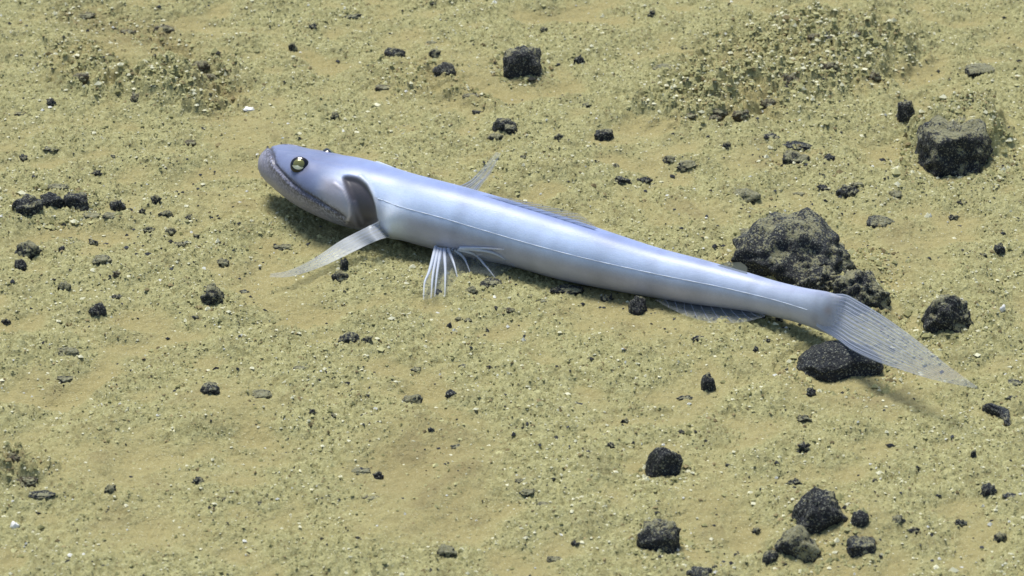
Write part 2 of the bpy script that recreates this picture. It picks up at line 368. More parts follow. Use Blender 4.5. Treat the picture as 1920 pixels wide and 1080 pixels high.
def rock(name, qx, qy, w, h, dust=.2, label=None, cat='nodule', group=None, seed=None, planes=9, amp=.30, box=0, yaw=0, brown=0.0, depth=None, zoff=0.0, sub=None, flat=False):
    seed = seed if seed is not None else int(qx*7+qy*13)
    y1 = qy+h/2; base = at_ground(qx, y1-2); mpp = float((base-CAM)@FW)/FPX
    if sub is None: sub = 5 if w > 100 else (4 if w > 38 else (3 if w > 15 else 2))
    bm, b = rock_mesh(w*mpp, h*mpp, seed, planes, amp, sub, box, depth, flat)
    me = bpy.data.meshes.new(name); bmesh.ops.rotate(bm, verts=bm.verts, cent=(0, 0, 0), matrix=Matrix.Rotation(yaw, 3, 'Z'))
    for f in bm.faces: f.smooth = True
    bm.to_mesh(me); bm.free(); me.materials.append(M_NOD)
    o = bpy.data.objects.new(name, me); COL.objects.link(o)
    cx, cy = base[0], base[1]+b
    o.location = (cx, cy, float(ground_z(cx, cy))*.5+base[2]*.5+zoff)
    o['dust'] = float(dust); o['brownness'] = float(brown)
    return tag(o, label, cat, group)

# singled-out rocks: x, y, w, h (photograph pixels), dust, label, extras
ROCKS = [
 ('rock', 980, 110, 80, 66, .12, 'blocky charcoal rock standing alone above the middle of the fish', dict(planes=8, box=.80, amp=.30, cat='rock')),
 ('rock', 1797, 272, 160, 126, .20, 'large black block with sediment-covered flat top, biggest upright rock', dict(planes=9, box=.74, amp=.34, cat='rock', depth=1.0, seed=33, yaw=.15)),
 ('rock', 1699, 208, 38, 48, .15, 'small dark stone leaning at the corner of the large flat-topped black block', dict(cat='rock', box=.8)),
 ('rock', 1505, 480, 262, 150, .13, 'broad dark crusted rock dusted with sediment, directly behind the fish tail', dict(planes=14, amp=.30, cat='rock', depth=.95)),
 ('rock', 1535, 532, 104, 66, .18, 'dark lumpy rock peeking over the tail in front of the broad crusted rock', dict(cat='rock', amp=.4)),
 ('rock', 1618, 548, 120, 84, .22, 'low dusty rock knob beside the upper edge of the tail fin', dict(cat='rock', amp=.4)),
 ('rock', 1582, 680, 172, 72, -.14, 'smooth black lens-shaped stone lying under the tail fin', dict(planes=5, amp=.14, cat='rock', depth=.7)),
 ('nodule', 1787, 592, 112, 78, .20, 'rounded black nodule with patchy sediment crust right of the tail fin', dict(amp=.32)),
 ('nodule', 1244, 866, 76, 62, .03, 'black wedge-shaped nodule with a peaked top below the fish body', dict(planes=9, amp=.3)),
 ('nodule', 1540, 962, 116, 84, .08, 'large round black nodule in the cluster of three below the tail', dict(amp=.28)),
 ('nodule', 1614, 970, 36, 32, .02, 'small smooth grey nodule touching the large round black nodule', dict(planes=5, amp=.15)),
 ('nodule', 1497, 1023, 92, 66, .34, 'sediment-dusted grey nodule in front of the large round black nodule', dict(amp=.38)),
 ('nodule', 1617, 1029, 62, 34, .10, 'pointed wedge-shaped dark nodule beside the cluster of nodules', dict(planes=6, box=.75, amp=.25)),
 ('nodule', 1239, 1004, 92, 72, .16, 'jagged black nodule with pale sediment on its crown', dict(planes=10, amp=.40, box=.85)),
 ('nodule', 1445, 1047, 38, 26, .10, 'small black nodule beside the sediment-dusted grey nodule', dict()),
 ('nodule', 1316, 1076, 58, 26, .04, 'black nodule with two humps between the jagged nodule and the cluster', dict()),
 ('nodule', 1328, 719, 32, 36, .14, 'upright dark nodule standing alone below the anal fin', dict()),
 ('nodule', 46, 389, 66, 40, .06, 'tapered black rock, outer piece of the broken row left of the snout', dict(planes=12, amp=.45, cat='rock', depth=.8, yaw=.35, seed=91)),
 ('nodule', 92, 376, 62, 32, -.1, 'flat black rock in the middle of the broken row left of the snout', dict(cat='rock', planes=9, amp=.45, depth=.7)),
 ('nodule', 142, 377, 56, 38, .05, 'blocky black rock, end of the broken row facing the snout', dict(planes=7, amp=.32, cat='rock', depth=.7, box=.82, yaw=-.25)),
 ('nodule', 50, 470, 56, 32, .26, 'grey-green dusted lump below the row of broken black rocks', dict(amp=.4)),
 ('nodule', 37, 497, 26, 22, .06, 'small black lump tucked against the grey-green dusted lump', dict()),
 ('nodule', 182, 583, 36, 28, .05, 'small black nodule with a pale sediment rim, alone left of pectoral fin', dict()),
 ('nodule', 398, 556, 48, 44, .28, 'crumbly dark cluster of crust below the tip of the pectoral fin', dict(amp=.55)),
 ('nodule', 638, 522, 36, 24, .24, 'dusty dark nodule under the trailing edge of the pectoral fin', dict(amp=.45)),
 ('nodule', 645, 497, 18, 26, .04, 'thin upright black chip beside the dusty nodule under the pectoral fin', dict()),
 ('nodule', 655, 637, 46, 24, .16, 'flattish dark nodule on open sediment below the pelvic fin', dict(amp=.4)),
 ('nodule', 392, 729, 42, 24, .14, 'oval dark nodule half sunk in open sediment far below the head', dict()),
 ('nodule', 488, 740, 48, 18, .30, 'faint dust-covered nodule next to the oval half-sunk nodule', dict()),
 ('nodule', 772, 748, 46, 22, .26, 'dust-streaked flat nodule below the pelvic fin beside a black chip', dict(amp=.4)),
 ('nodule', 846, 740, 26, 16, .00, 'black chip beside the dust-streaked flat nodule', dict()),
 ('nodule', 920, 533, 46, 18, .14, 'flat dark nodule against the belly by the pelvic fin rays', dict()),
 ('nodule', 1062, 542, 70, 18, .06, 'low row of black crust wedged under the belly', dict(amp=.45)),
 ('nodule', 1196, 575, 40, 36, .04, 'slanted black nodule jutting from under the belly by the anal fin', dict(planes=7, yaw=-.6)),
 ('nodule', 945, 236, 52, 28, .12, 'dark knobbly nodule with pale crumbs above the far pectoral fin', dict(amp=.45)),
 ('nodule', 833, 131, 46, 28, .04, 'smooth dark double lump on the low ridge near the blocky charcoal rock', dict(brown=.12)),
 ('nodule', 740, 100, 42, 24, .14, 'small dark nodule at the back of the low ridge', dict()),
 ('nodule', 1133, 255, 42, 26, .12, 'grey elongated nodule on open sediment between fish and sediment mound', dict()),
 ('nodule', 1494, 275, 72, 20, -.05, 'flat dark slab behind the dusty nodule below the sediment mound', dict(flat=True, amp=.45)),
 ('nodule', 1490, 294, 60, 32, .28, 'dusty nodule with a dark face below the sediment mound', dict(amp=.4)),
 ('nodule', 1555, 298, 26, 16, .02, 'small round black nodule beside the dusty dark-faced nodule', dict()),
 ('nodule', 1650, 416, 62, 26, .16, 'oblong dark nodule between the crusted rock and the big flat-topped block', dict()),
 ('nodule', 1590, 362, 46, 28, .14, 'knobbly black nodule above the broad crusted rock', dict(amp=.45)),
 ('nodule', 1400, 368, 58, 26, .34, 'sediment-covered nodule with dark edges behind the dorsal ridge', dict()),
 ('nodule', 1840, 130, 72, 28, .28, 'long grey dusted ridge stone beyond the big flat-topped block', dict(yaw=.3)),
 ('nodule', 1875, 468, 26, 24, .08, 'dark nodule with a thin chip beside it, above the patchy rounded nodule', dict()),
 ('nodule', 1857, 918, 38, 24, .04, 'dark nodule on open sediment below the L-shaped slab', dict()),
 ('nodule', 218, 388, 34, 24, .10, 'small black nodule in line with the broken row, closest to it', dict()),
 ('nodule', 70, 930, 70, 16, .05, 'dark crust exposed at the foot of the brown sediment heap', dict()),
]
for nm, qx, qy, w, h, dust, lab, kw in ROCKS:
    kw = dict(kw); c = kw.pop('cat', 'nodule')
    rock(c, qx, qy, w, h, dust, lab, c, **kw)

def slab(name, poly, thick, label, cat, dust=-.1):
    pts = [at_ground(*q) for q in poly]; c = np.mean(pts, 0); zt = max(p[2] for p in pts)-c[2]
    bm = bmesh.new(); vs = [bm.verts.new((p[0]-c[0], p[1]-c[1], -.004)) for p in pts]; f = bm.faces.new(vs)
    e = bmesh.ops.extrude_face_region(bm, geom=[f]); tv = [v for v in e['geom'] if isinstance(v, bmesh.types.BMVert)]
    for v in tv: v.co.z = zt+thick
    bmesh.ops.recalc_face_normals(bm, faces=bm.faces); bmesh.ops.bevel(bm, geom=bm.edges[:], offset=.0015, segments=2, affect='EDGES')
    bmesh.ops.triangulate(bm, faces=bm.faces[:]); bmesh.ops.subdivide_edges(bm, edges=bm.edges[:], cuts=2, use_grid_fill=True)
    for v in bm.verts: v.co += Vector(noise.noise_vector(v.co*90))*.0022
    for f in bm.faces: f.smooth = True
    me = bpy.data.meshes.new(name); bm.to_mesh(me); bm.free(); me.materials.append(M_NOD); o = bpy.data.objects.new(name, me); COL.objects.link(o); o.location = c
    o['dust'] = dust; o['brownness'] = 0.0; return tag(o, label, cat)
slab('rock', [(1840,767),(1862,763),(1886,764),(1893,778),(1899,804),(1886,799),(1874,782),(1856,778)], .004, 'flat L-shaped dark slab lying beyond the tail tip', 'rock')
LANDMARKS = {'the blocky charcoal rock': (980,125), 'the large flat-topped black block': (1797,300), 'the broad crusted rock behind the tail': (1508,500), 'the lens-shaped stone under the tail fin': (1582,690),
 'the patchy rounded nodule beyond the tail': (1787,605), 'the black wedge-shaped nodule': (1244,880), 'the large round black nodule': (1540,980), 'the jagged pale-crowned nodule': (1239,1020), 'the L-shaped slab': (1872,783),
 'the broken row of black rocks': (92,385), 'the grey-green dusted lump': (50,475), 'the fish snout': (500,365), 'the pectoral fin tip': (508,517), 'the pelvic fin': (815,558), 'the tail fin tip': (1832,790), 'the anal fin': (1340,600),
 'the far pectoral fin': (935,340), 'the dorsal fin': (1050,440), 'the brown sediment heap': (30,900), 'the crumbly cluster of crust': (398,560), 'the oval half-sunk nodule': (392,735), 'the dust-streaked flat nodule': (772,752),
 'the big sediment mound': (1470,200), 'the low ridge by the charcoal rock': (790,150), 'the white shell sliver': (466,208), 'the long grey ridge stone': (1840,135), 'the oblong dark nodule': (1650,420), 'the pointed wedge-shaped nodule': (1617,1035),
 'the adipose fin': (1385,520), 'the upright nodule below the anal fin': (1328,725)}
ORD = ['nearest', 'second nearest', 'third nearest', 'fourth nearest', 'fifth nearest', 'sixth nearest', 'seventh nearest', 'eighth nearest', 'ninth nearest', 'tenth nearest']
def near_labels(spots, what, rest):
    W = np.array([at_z(x, y, 0)[:2] for x, y, *_ in spots]); names = list(LANDMARKS); Lm = np.array([at_z(*LANDMARKS[n], 0)[:2] for n in names])
    Dm = np.linalg.norm(W[:, None]-Lm[None], axis=2); rk = np.argsort(np.argsort(Dm, axis=0), axis=0); out = []
    for i in range(len(spots)):
        j = min(range(len(names)), key=lambda q: (rk[i, q], Dm[i, q])); out.append(f'{what}, {ORD[rk[i, j]]} to {names[j]}' if rk[i, j] < 10 else rest)
    return out
SMALL_DARK = [(895,211,22,12),(1085,115,24,22),(1020,57,18,12),(1155,312,26,14),(1165,341,40,22),(1210,340,28,16),(980,298,14,8),(660,32,44,12),(812,3,16,9),(1222,22,16,16),
 (1287,87,26,12),(1443,257,42,16),(1362,272,18,18),(1330,258,14,8),(1545,355,28,16),(1805,375,24,9),(1555,76,14,12),(265,397,16,13),(292,372,22,22),(312,402,34,20),(355,410,22,12),
 (210,424,42,14),(278,433,24,14),(175,456,22,14),(115,468,14,13),(335,459,26,13),(368,443,18,13),(217,558,24,13),(455,548,24,9),(366,594,18,9),(132,507,10,7),(105,352,44,14),
 (95,287,34,16),(42,300,24,14),(182,333,24,16),(210,295,12,8),(585,50,22,18),(533,465,46,15),(820,549,18,13),(930,581,12,9),(1140,561,26,18),(1015,566,22,10),(995,556,14,7),
 (10,606,20,16),(118,714,46,14),(372,903,30,16),(585,774,18,13),(420,938,14,9),(485,944,12,8),(690,637,22,18),(843,611,12,14),(876,601,20,9),(913,621,11,9),(808,808,14,11),(855,840,28,10),
 (710,893,22,20),(1145,837,18,12),(1172,791,18,11),(973,905,20,10),(1078,1022,18,13),(870,692,24,9),(1508,787,28,18),(1508,842,32,22),(1490,906,32,18),(1278,811,14,9),(1325,834,9,7),(1365,873,12,8),
 (1456,868,12,8),(1683,975,36,20),(1715,997,24,14),(1800,986,28,17),(1895,935,30,14),(1826,854,12,18),(1900,719,42,13),(1522,737,24,20),(1418,656,14,12),(1310,636,34,12),(1845,480,22,8),(1790,411,24,13),
 (1282,749,34,10),(1900,752,26,9),(1340,1064,12,9),(95,188,20,16),(690,745,10,7),(1036,900,10,7),(560,262,10,8),(1720,880,10,8),(1640,905,12,8),(1760,930,12,8),(1440,640,16,10),(1530,560,18,12),(1462,600,18,12),(1880,440,14,9)]
for (qx, qy, w, h), lab in zip(SMALL_DARK, near_labels(SMALL_DARK, 'small black nodule fragment', 'small thumbnail-sized black nodule fragment half sunk in sediment')):
    rock('nodule_fragment', qx, qy, w*1.05, h*.92, .06+.24*((qx*31+qy*17) % 10)/10, lab, 'nodule', 'small black nodule fragments scattered over the seabed', amp=.7, flat=(w > 2.0*h), yaw=((qx*13+qy*7) % 63)/60-.5)
SMALL_DUST = [(930,252,36,16),(1048,258,20,16),(1250,128,56,22),(815,105,32,20),(808,80,26,10),(1258,305,32,18),(1292,316,50,22),(1680,365,36,16),(170,411,46,14),(318,436,30,16),(190,493,42,16),(120,538,32,20),
 (415,495,32,16),(548,88,20,20),(885,546,30,15),(125,660,46,20),(625,781,20,12),(675,886,40,14),(1020,946,32,12),(1040,1050,32,14),(835,1036,44,24),(1418,999,20,13),(1876,1008,30,20),(240,200,26,10),(628,212,24,16),
 (1610,345,30,12),(1100,190,20,9),(205,919,24,17),(1260,900,12,8),(1500,365,30,10),(990,925,36,14),(860,600,18,9),(780,700,22,9),(560,690,26,10)]
for (qx, qy, w, h), lab in zip(SMALL_DUST, near_labels(SMALL_DUST, 'small sediment-coated grey nodule', 'small grey nodule nearly hidden under a coat of sediment')):
    rock('dusted_nodule', qx, qy, w, h, .26+.12*((qx*31+qy*17) % 10)/10, lab, 'nodule', 'sediment-coated small nodules', amp=.45)
CLODS = [(155,30,56,20),(305,68,48,24),(240,60,34,14),(375,125,40,30),(395,150,36,22),(35,215,38,14),(355,270,30,16),(218,512,20,17),(955,579,24,14),(1480,150,44,34),(1640,132,30,26),(1390,222,40,24),(1340,225,30,18),
 (150,155,40,26),(255,180,34,24),(695,936,40,14),(1440,180,34,26),(1560,120,38,24),(1600,80,30,18),(1530,70,36,22),(720,165,44,16),(880,182,40,12),(25,860,40,34),(50,905,50,26),(1350,170,40,22),(1290,205,34,16)]
for (qx, qy, w, h), lab in zip(CLODS, near_labels(CLODS, 'crumbly brown mud clod', 'crumbly brown clod of mud on rough sediment')):
    rock('mud_clod', qx, qy, w, h*.8, .18, lab, 'mud clod', 'brown mud clods on the disturbed sediment', amp=.6, planes=3, brown=.95)
s = rock('shell_fragment', 466, 208, 26, 9, 0, 'thin white shell sliver lying behind the head', 'shell', seed=5); s.data.materials[0] = M_SHELL
s = rock('shell_fragment', 1881, 580, 16, 16, 0, 'white shell crumb beside the rounded nodule with patchy crust', 'shell', seed=6); s.data.materials[0] = M_SHELL
s = rock('shell_fragment', 27, 986, 20, 16, 0, 'pale bluish shell chip below the brown sediment heap', 'shell', seed=8); s.data.materials[0] = M_SHELL

# ------------------------------------------------------------------ the fish
PAIRS = [((498,297),(498,297)),((503,282),(501,315)),((513,274),(508,331)),((528,271),(519,345)),((548,274),(534,359)),((570,279),(553,374)),((595,284),(574,390)),((625,290),(600,405)),
 ((655,294),(630,418)),((690,301),(660,428)),((730,312),(700,436)),((770,324),(738,446)),((820,337),(785,460)),((870,350),(835,473)),((930,367),(897,486)),((1000,388),(965,501)),
 ((1080,413),(1047,524)),((1160,440),(1130,541)),((1240,466),(1214,556)),((1320,487),(1298,570)),((1400,510),(1382,581)),((1460,528),(1442,592)),((1515,541),(1500,607)),((1562,549),(1550,627)),((1585,562),(1573,632)),((1606,583),(1598,631))]
ASPECT = [1.0,1.05,1.12,1.18,1.2,1.2,1.2,1.2,1.18,1.15,1.1,1.06,1.02,1,1,1,1,1,1,.98,.95,.88,.70,.46,.28,.10]
LIFT = [.022,.021,.020,.018,.016,.014,.012,.010,.008,.007,.006,.005,.004,.003,.002,.001,.000,-.001,-.001,.001,.004,.007,.010,.013,.013,.011]
us = np.concatenate([np.linspace(0, 1, 22)**2, np.linspace(1, 11, 190)[1:], np.linspace(11, 25, 200)[1:]])
tab = spline([(*t, *b, a, l) for (t, b), a, l in zip(PAIRS, ASPECT, LIFT)], us=us)
tpx, bpx, asp, lift = tab[:, :2], tab[:, 2:4], tab[:, 4], tab[:, 5]
cpx = (tpx+bpx)/2; S = np.hypot(*(tpx-bpx).T)/2; S[0] = .15
S[1:22] = np.maximum(S[1:22], .2)
nimg = tpx-bpx; nimg[0] = nimg[30]; nimg[1:22] = nimg[1:22]
ln_ = np.hypot(*nimg.T); nimg = nimg/np.maximum(ln_, 1e-6)[:, None]
NR = len(us); hh = S*MPP
for it in range(5):
    zc = np.maximum(hh, .0)+lift
    # near the tip the head does not sink with its radius
    ref = np.interp(us, [0, 2.5], [0, 1]); zc = np.where(us < 2.5, (1-ref)*(.040)+ref*zc, zc)
    C = np.array([at_z(cpx[i, 0], cpx[i, 1], zc[i]) for i in range(NR)])
    T = np.gradient(C, axis=0)
    for _ in range(6): T = np.vstack([T[:1], (T[:-2]+T[1:-1]+T[2:])/3, T[-1:]])
    T[:40] = T[40]*np.ones((40, 1)) if it == 0 else T[:40]
    T /= np.linalg.norm(T, axis=1)[:, None]
    L = np.cross(T, [0, 0, 1.0]); L /= np.linalg.norm(L, axis=1)[:, None]; L = np.where((L@FW)[:, None] > 0, -L, L)
    Vv = np.cross(L, T); Vv = np.where(Vv[:, 2:3] < 0, -Vv, Vv)
    pc = proj(C); lx = (proj(C+L*.01)-pc)/.01; vx = (proj(C+Vv*.01)-pc)/.01
    ld = (lx*nimg).sum(1); vd = (vx*nimg).sum(1)
    hh = S/np.sqrt((asp*ld)**2+vd**2)
ww = hh*asp
NS = 208
th = np.arange(NS)*2*math.pi/NS-math.pi/2          # from the belly, over the near side, the back, the far side
ct, st = np.cos(th), np.sin(th)
headw = 1-smooth(6, 12, us)
n_exp = 2+.35*headw
def se(v, n): return np.sign(v)*np.abs(v)**(2/n)
CT = np.array([se(ct, n) for n in n_exp]); ST = np.array([se(st, n) for n in n_exp])
# lower half of the head narrows into the jaws
jaw = 1-.16*headw[:, None]*np.clip(-ST, 0, 1)**1.2
P = C[:, None]+L[:, None]*(ww[:, None]*CT*jaw)[..., None]+Vv[:, None]*(hh[:, None]*ST)[..., None]
N = L[:, None]*(CT/np.maximum(ww[:, None], 1e-5))[..., None]+Vv[:, None]*(ST/np.maximum(hh[:, None], 1e-5))[..., None]
N /= np.linalg.norm(N, axis=2)[..., None]
nearside = ct >= -1e-9
mir = (-np.arange(NS)) % NS                          # mirror partner over the fish's own vertical plane
def near_mirror(A):
    B = A.copy(); B[:, ~nearside] = A[:, mir][:, ~nearside]; return B
Q = proj(P.reshape(-1, 3)); nsm = np.broadcast_to(nearside, (NR, NS)).ravel()
MOUTH = [(506,276),(511,286),(515,307),(528,323),(548,343),(570,360),(594,374),(614,386),(632,396),(645,406)]
GILL = [(645,334),(659,333),(674,339),(688,352),(697,371),(703,391),(707,411),(700,420),(688,424),(677,425),(670,409),(666,387),(659,369),(652,354)]
OPERC = [(600,330),(630,328),(648,342),(660,362),(666,385),(669,405),(674,424),(655,424),(630,408),(605,385),(592,355)]
def closed(p): return [tuple(q) for q in spline(list(p[-2:])+list(p)+list(p[:2]), 4)[8:-8]]
GILL = closed(GILL); OPERC = closed(OPERC)
dm, sm = seg_dist(Q, MOUTH); dg = sdf(Q, GILL)-4; do = sdf(Q, OPERC)
de = np.hypot((Q[:, 0]-562), (Q[:, 1]-311))
rim, _ = seg_dist(Q, [(676,331),(690,345),(700,365),(706,386),(709,408)])
fold1, _ = seg_dist(Q, [(628,345),(645,358),(655,380),(657,402),(650,418)]); fold2, _ = seg_dist(Q, [(663,378),(669,400),(678,422)])
fold3, _ = seg_dist(Q, [(612,392),(632,404),(650,416),(664,424)])
uu = np.repeat(us, NS)
hm = 1-smooth(10, 12, uu)
disp = np.zeros(len(Q))
disp -= .0016*np.exp(-(dm/2.6)**2)*hm
disp += .0011*smooth(1, 5, dm)*(sm > 0)*(1-smooth(6, 34, dm))*(1-smooth(5.5, 8, uu))*0 + .0008*np.exp(-((dm-6)/4)**2)*hm*(sm > 0)
disp -= .0032*(1-smooth(-9, 2, dg))*hm
disp += .0016*(1-smooth(-22, 3, do))*hm
droot = np.hypot((Q[:, 0]-735)/17, (Q[:, 1]-416)/27); disp += .0045*np.exp(-droot**2)
disp += .0011*np.exp(-(rim/3.0)**2)*hm+.0007*np.exp(-(fold1/2.5)**2)*hm+.0006*np.exp(-(fold2/2)**2)*hm-.0006*np.exp(-(fold3/2.2)**2)*hm
disp += .0020*np.exp(-(de/20)**2)-.0030*np.exp(-(de/11)**2)
for (ax, ay), (bx, by) in (((520,280),(590,290)),((540,288),(600,300)),((590,300),(640,312))):
    q, _ = seg_dist(Q, [(ax, ay), (bx, by)]); disp -= .0004*np.exp(-(q/2.2)**2)
D2 = near_mirror(disp.reshape(NR, NS)); D2[:4] = 0
# skin colours; the belly below the lateral line also carries painted shading
LAT = [(722,377),(752,388),(830,409),(900,430),(1000,459),(1100,485),(1240,516),(1350,538),(1450,562),(1510,580),(1552,593)]
lat_px = spline(LAT, 8); dl0, sl0 = seg_dist(Q, lat_px); lat_s = dl0*sl0
st2 = np.broadcast_to(st, (NR, NS)).ravel()
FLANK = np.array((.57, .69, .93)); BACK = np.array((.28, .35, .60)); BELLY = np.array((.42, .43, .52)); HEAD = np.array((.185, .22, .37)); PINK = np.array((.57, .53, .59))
def lerp(a, b, t): return a*(1-t[:, None])+b*t[:, None]
col = np.broadcast_to(FLANK, (len(Q), 3)).copy()
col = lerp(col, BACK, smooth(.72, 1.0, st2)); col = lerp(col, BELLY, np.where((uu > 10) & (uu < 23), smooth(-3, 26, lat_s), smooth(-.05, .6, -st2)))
col = lerp(col, PINK, .7*smooth(15, 20, uu)*(1-smooth(.1, .6, np.abs(st2+.25)))); col = lerp(col, np.array((.47, .50, .60)), .55*smooth(16, 22, uu))
col = lerp(col, np.array((.52, .57, .68)), smooth(22.6, 24.2, uu))
col = lerp(col, HEAD, 1-smooth(7.2, 10.2, uu+.6*st2))
JAWC = np.array((.34, .33, .41)); lowj = (sm > 0)*smooth(0, 6, dm)*(1-smooth(7.5, 9.5, uu)); col = lerp(col, JAWC, .85*lowj)
col = lerp(col, np.array((.43, .40, .45)), .8*(1-smooth(-24, 8, do))*hm)
col = lerp(col, np.array((.80, .87, .97)), .95*np.exp(-(droot/1.5)**2))
dg2 = sdf(Q, closed([(638,336),(668,329),(694,348),(709,395),(708,420),(680,430),(646,424),(655,402),(650,372)])); col = lerp(col, np.array((.17, .155, .175)), .85*(1-smooth(-6, 3, dg2))*hm)
col = lerp(col, np.array((.085, .078, .088)), .93*(1-smooth(-4, 2.0, dg))*hm)
col = lerp(col, np.array((.24, .22, .25)), .75*np.exp(-(fold2/3)**2)*hm)
col = lerp(col, np.array((.80, .85, .95)), .8*np.exp(-(rim/3.2)**2)*hm)
col = lerp(col, np.array((.66, .62, .68)), .8*np.exp(-(fold1/2.2)**2)*hm)
col = lerp(col, np.array((.12, .12, .17)), .85*np.exp(-(dm/2.8)**2)*hm)
col = lerp(col, np.array((.17, .18, .26)), .7*np.exp(-(np.maximum(de-15, 0)/4)**2)*hm)
spot = np.exp(-(np.hypot(Q[:, 0]-1554, Q[:, 1]-583)/9)**2); col = lerp(col, np.array((.50, .38, .33)), .7*spot)
col = lerp(col, np.array((.80, .84, .95)), .6*np.exp(-(np.hypot((Q[:, 0]-1566)/9, (Q[:, 1]-570)/22))**2))
bars = .5+.5*np.sin(uu*5.3+.8*np.sin(uu*1.7)); col = col*(1-.10*(bars**6*smooth(11, 13, uu))[:, None])
speck = np.clip(.9*np.exp(-(np.where(sm > 0, dm/17.0, dm/6.5))**2)+.12*lowj, 0, 1)*hm
c3 = np.stack([near_mirror(col[:, k].reshape(NR, NS)) for k in range(3)], -1); sp = near_mirror(speck.reshape(NR, NS))
PB = P+N*D2[..., None]
V = np.vstack([PB.reshape(-1, 3), C[:1]-T[:1]*.0001, C[-1:]])
i0 = np.arange(NR-1)[:, None]*NS; k0 = np.arange(NS)[None]; k1 = (k0+1) % NS
Fq = np.stack([i0+k0, i0+k1, i0+NS+k1, i0+NS+k0], -1).reshape(-1, 4)
tipi, endi = NR*NS, NR*NS+1
capA = np.array([(tipi, (k+1) % NS, k, k) for k in range(NS)]); capB = np.array([(endi, (NR-1)*NS+k, (NR-1)*NS+(k+1) % NS, (NR-1)*NS+(k+1) % NS) for k in range(NS)])
root = bpy.data.objects.new('deep_sea_lizardfish', None); COL.objects.link(root)
base_pt = C[210]; root.location = (base_pt[0], base_pt[1], 0); root.empty_display_size = .05
tag(root, 'pale blue-white lizardfish resting on the sediment with translucent fins spread', 'fish')
bpy.context.view_layer.update()
me = bpy.data.meshes.new('body')
me.from_pydata([tuple(v) for v in V], [], [tuple(f) for f in Fq]+[tuple(f[:3]) for f in capA]+[tuple(f[:3]) for f in capB]); me.update()
me.polygons.foreach_set('use_smooth', np.ones(len(me.polygons), bool))
at = me.attributes.new('Col', 'FLOAT_COLOR', 'POINT'); cc = np.vstack([c3.reshape(-1, 3), c3[0, :1], c3[-1, :1]]); at.data.foreach_set('color', np.hstack([cc, np.ones((len(cc), 1))]).astype(np.float32).ravel())
at = me.attributes.new('speck', 'FLOAT', 'POINT'); at.data.foreach_set('value', np.concatenate([sp.ravel(), [0, 0]]).astype(np.float32))
bm = bmesh.new(); bm.from_mesh(me); bmesh.ops.recalc_face_normals(bm, faces=bm.faces); bm.to_mesh(me); bm.free()
fd_ = np.concatenate([.92*smooth(22.2, 24.2, uu), [0, 1]]); at = me.attributes.new('fade', 'FLOAT', 'POINT'); at.data.foreach_set('value', fd_.astype(np.float32))
me.materials.append(M_SKIN); body = bpy.data.objects.new('body', me); COL.objects.link(body); attach(body, root)

def near_vert(q):
    """ring, segment of the near-side vertex whose picture position is closest to q"""
    d = np.hypot(Q[:, 0]-q[0], Q[:, 1]-q[1])+np.where(nsm, 0, 1e6); k = int(np.argmin(d)); return k//NS, k % NS
# lateral line, one on each flank
dl, sl = seg_dist(Q, lat_px); dls = (dl*sl).reshape(NR, NS)
lat_ids = []
for r in range(NR):
    if not (10.6 < us[r] < 22.6): continue
    ks = np.arange(1, NS//2); row = dls[r, ks]; hit = np.where((row[:-1] > 0) & (row[1:] <= 0) & (np.abs(row[:-1]) < 25))[0]
    if len(hit):
        k = hit[0]; f = row[k]/(row[k]-row[k+1]); lat_ids.append((r, ks[k], f))
for side in (0, 1):
    pts = []
    for r, k, f in lat_ids[::2]:
        a_, b_ = (k, k+1) if side == 0 else (mir[k], mir[k+1]); pts.append(PB[r, a_]*(1-f)+PB[r, b_]*f)
    pts = np.array(pts); m_ = len(pts); Vt, Ft = tube(pts, .00036+.00012*np.sin(np.arange(m_)*1.9), 6)
    mesh_from('lateral_line', Vt, Ft, M_SKIN, root, attrs={'Col': np.repeat(np.array((.70, .77, .92))*(.72+.3*np.random.default_rng(4).random((m_, 1))), 6, 0), 'speck': np.zeros(len(Vt)), 'fade': np.zeros(len(Vt))})
# eyes
def disc(center, nrm, upv, rx, ry, dome, rings=10, segs=28, lo=0.0, cut=None):
    nrm = nrm/np.linalg.norm(nrm); ax = np.cross(upv, nrm); ax /= np.linalg.norm(ax); ay = np.cross(nrm, ax)
    V = [center+nrm*dome]; F = []
    for i in range(1, rings+1):
        f = i/rings
        for k in range(segs):
            a = 2*math.pi*k/segs; V.append(center+ax*(rx*f*math.cos(a))+ay*(ry*f*math.sin(a))+nrm*(dome*math.sqrt(max(0, 1-f*f))-(.002 if i == rings else 0)))
    for k in range(segs): F.append((0, 1+k, 1+(k+1) % segs, 1+(k+1) % segs))
    for i in range(rings-1):
        for k in range(segs): F.append((1+i*segs+k, 1+(i+1)*segs+k, 1+(i+1)*segs+(k+1) % segs, 1+i*segs+(k+1) % segs))
    return np.array(V), F
def poly_obj(name, V, F, mat, parent):
    me = bpy.data.meshes.new(name); me.from_pydata([tuple(v) for v in V], [], [tuple(dict.fromkeys(f)) for f in F]); me.update()
    me.polygons.foreach_set('use_smooth', np.ones(len(me.polygons), bool)); me.materials.append(mat)
    o = bpy.data.objects.new(name, me); COL.objects.link(o); attach(o, parent); return o
er, ek = near_vert((562, 311))
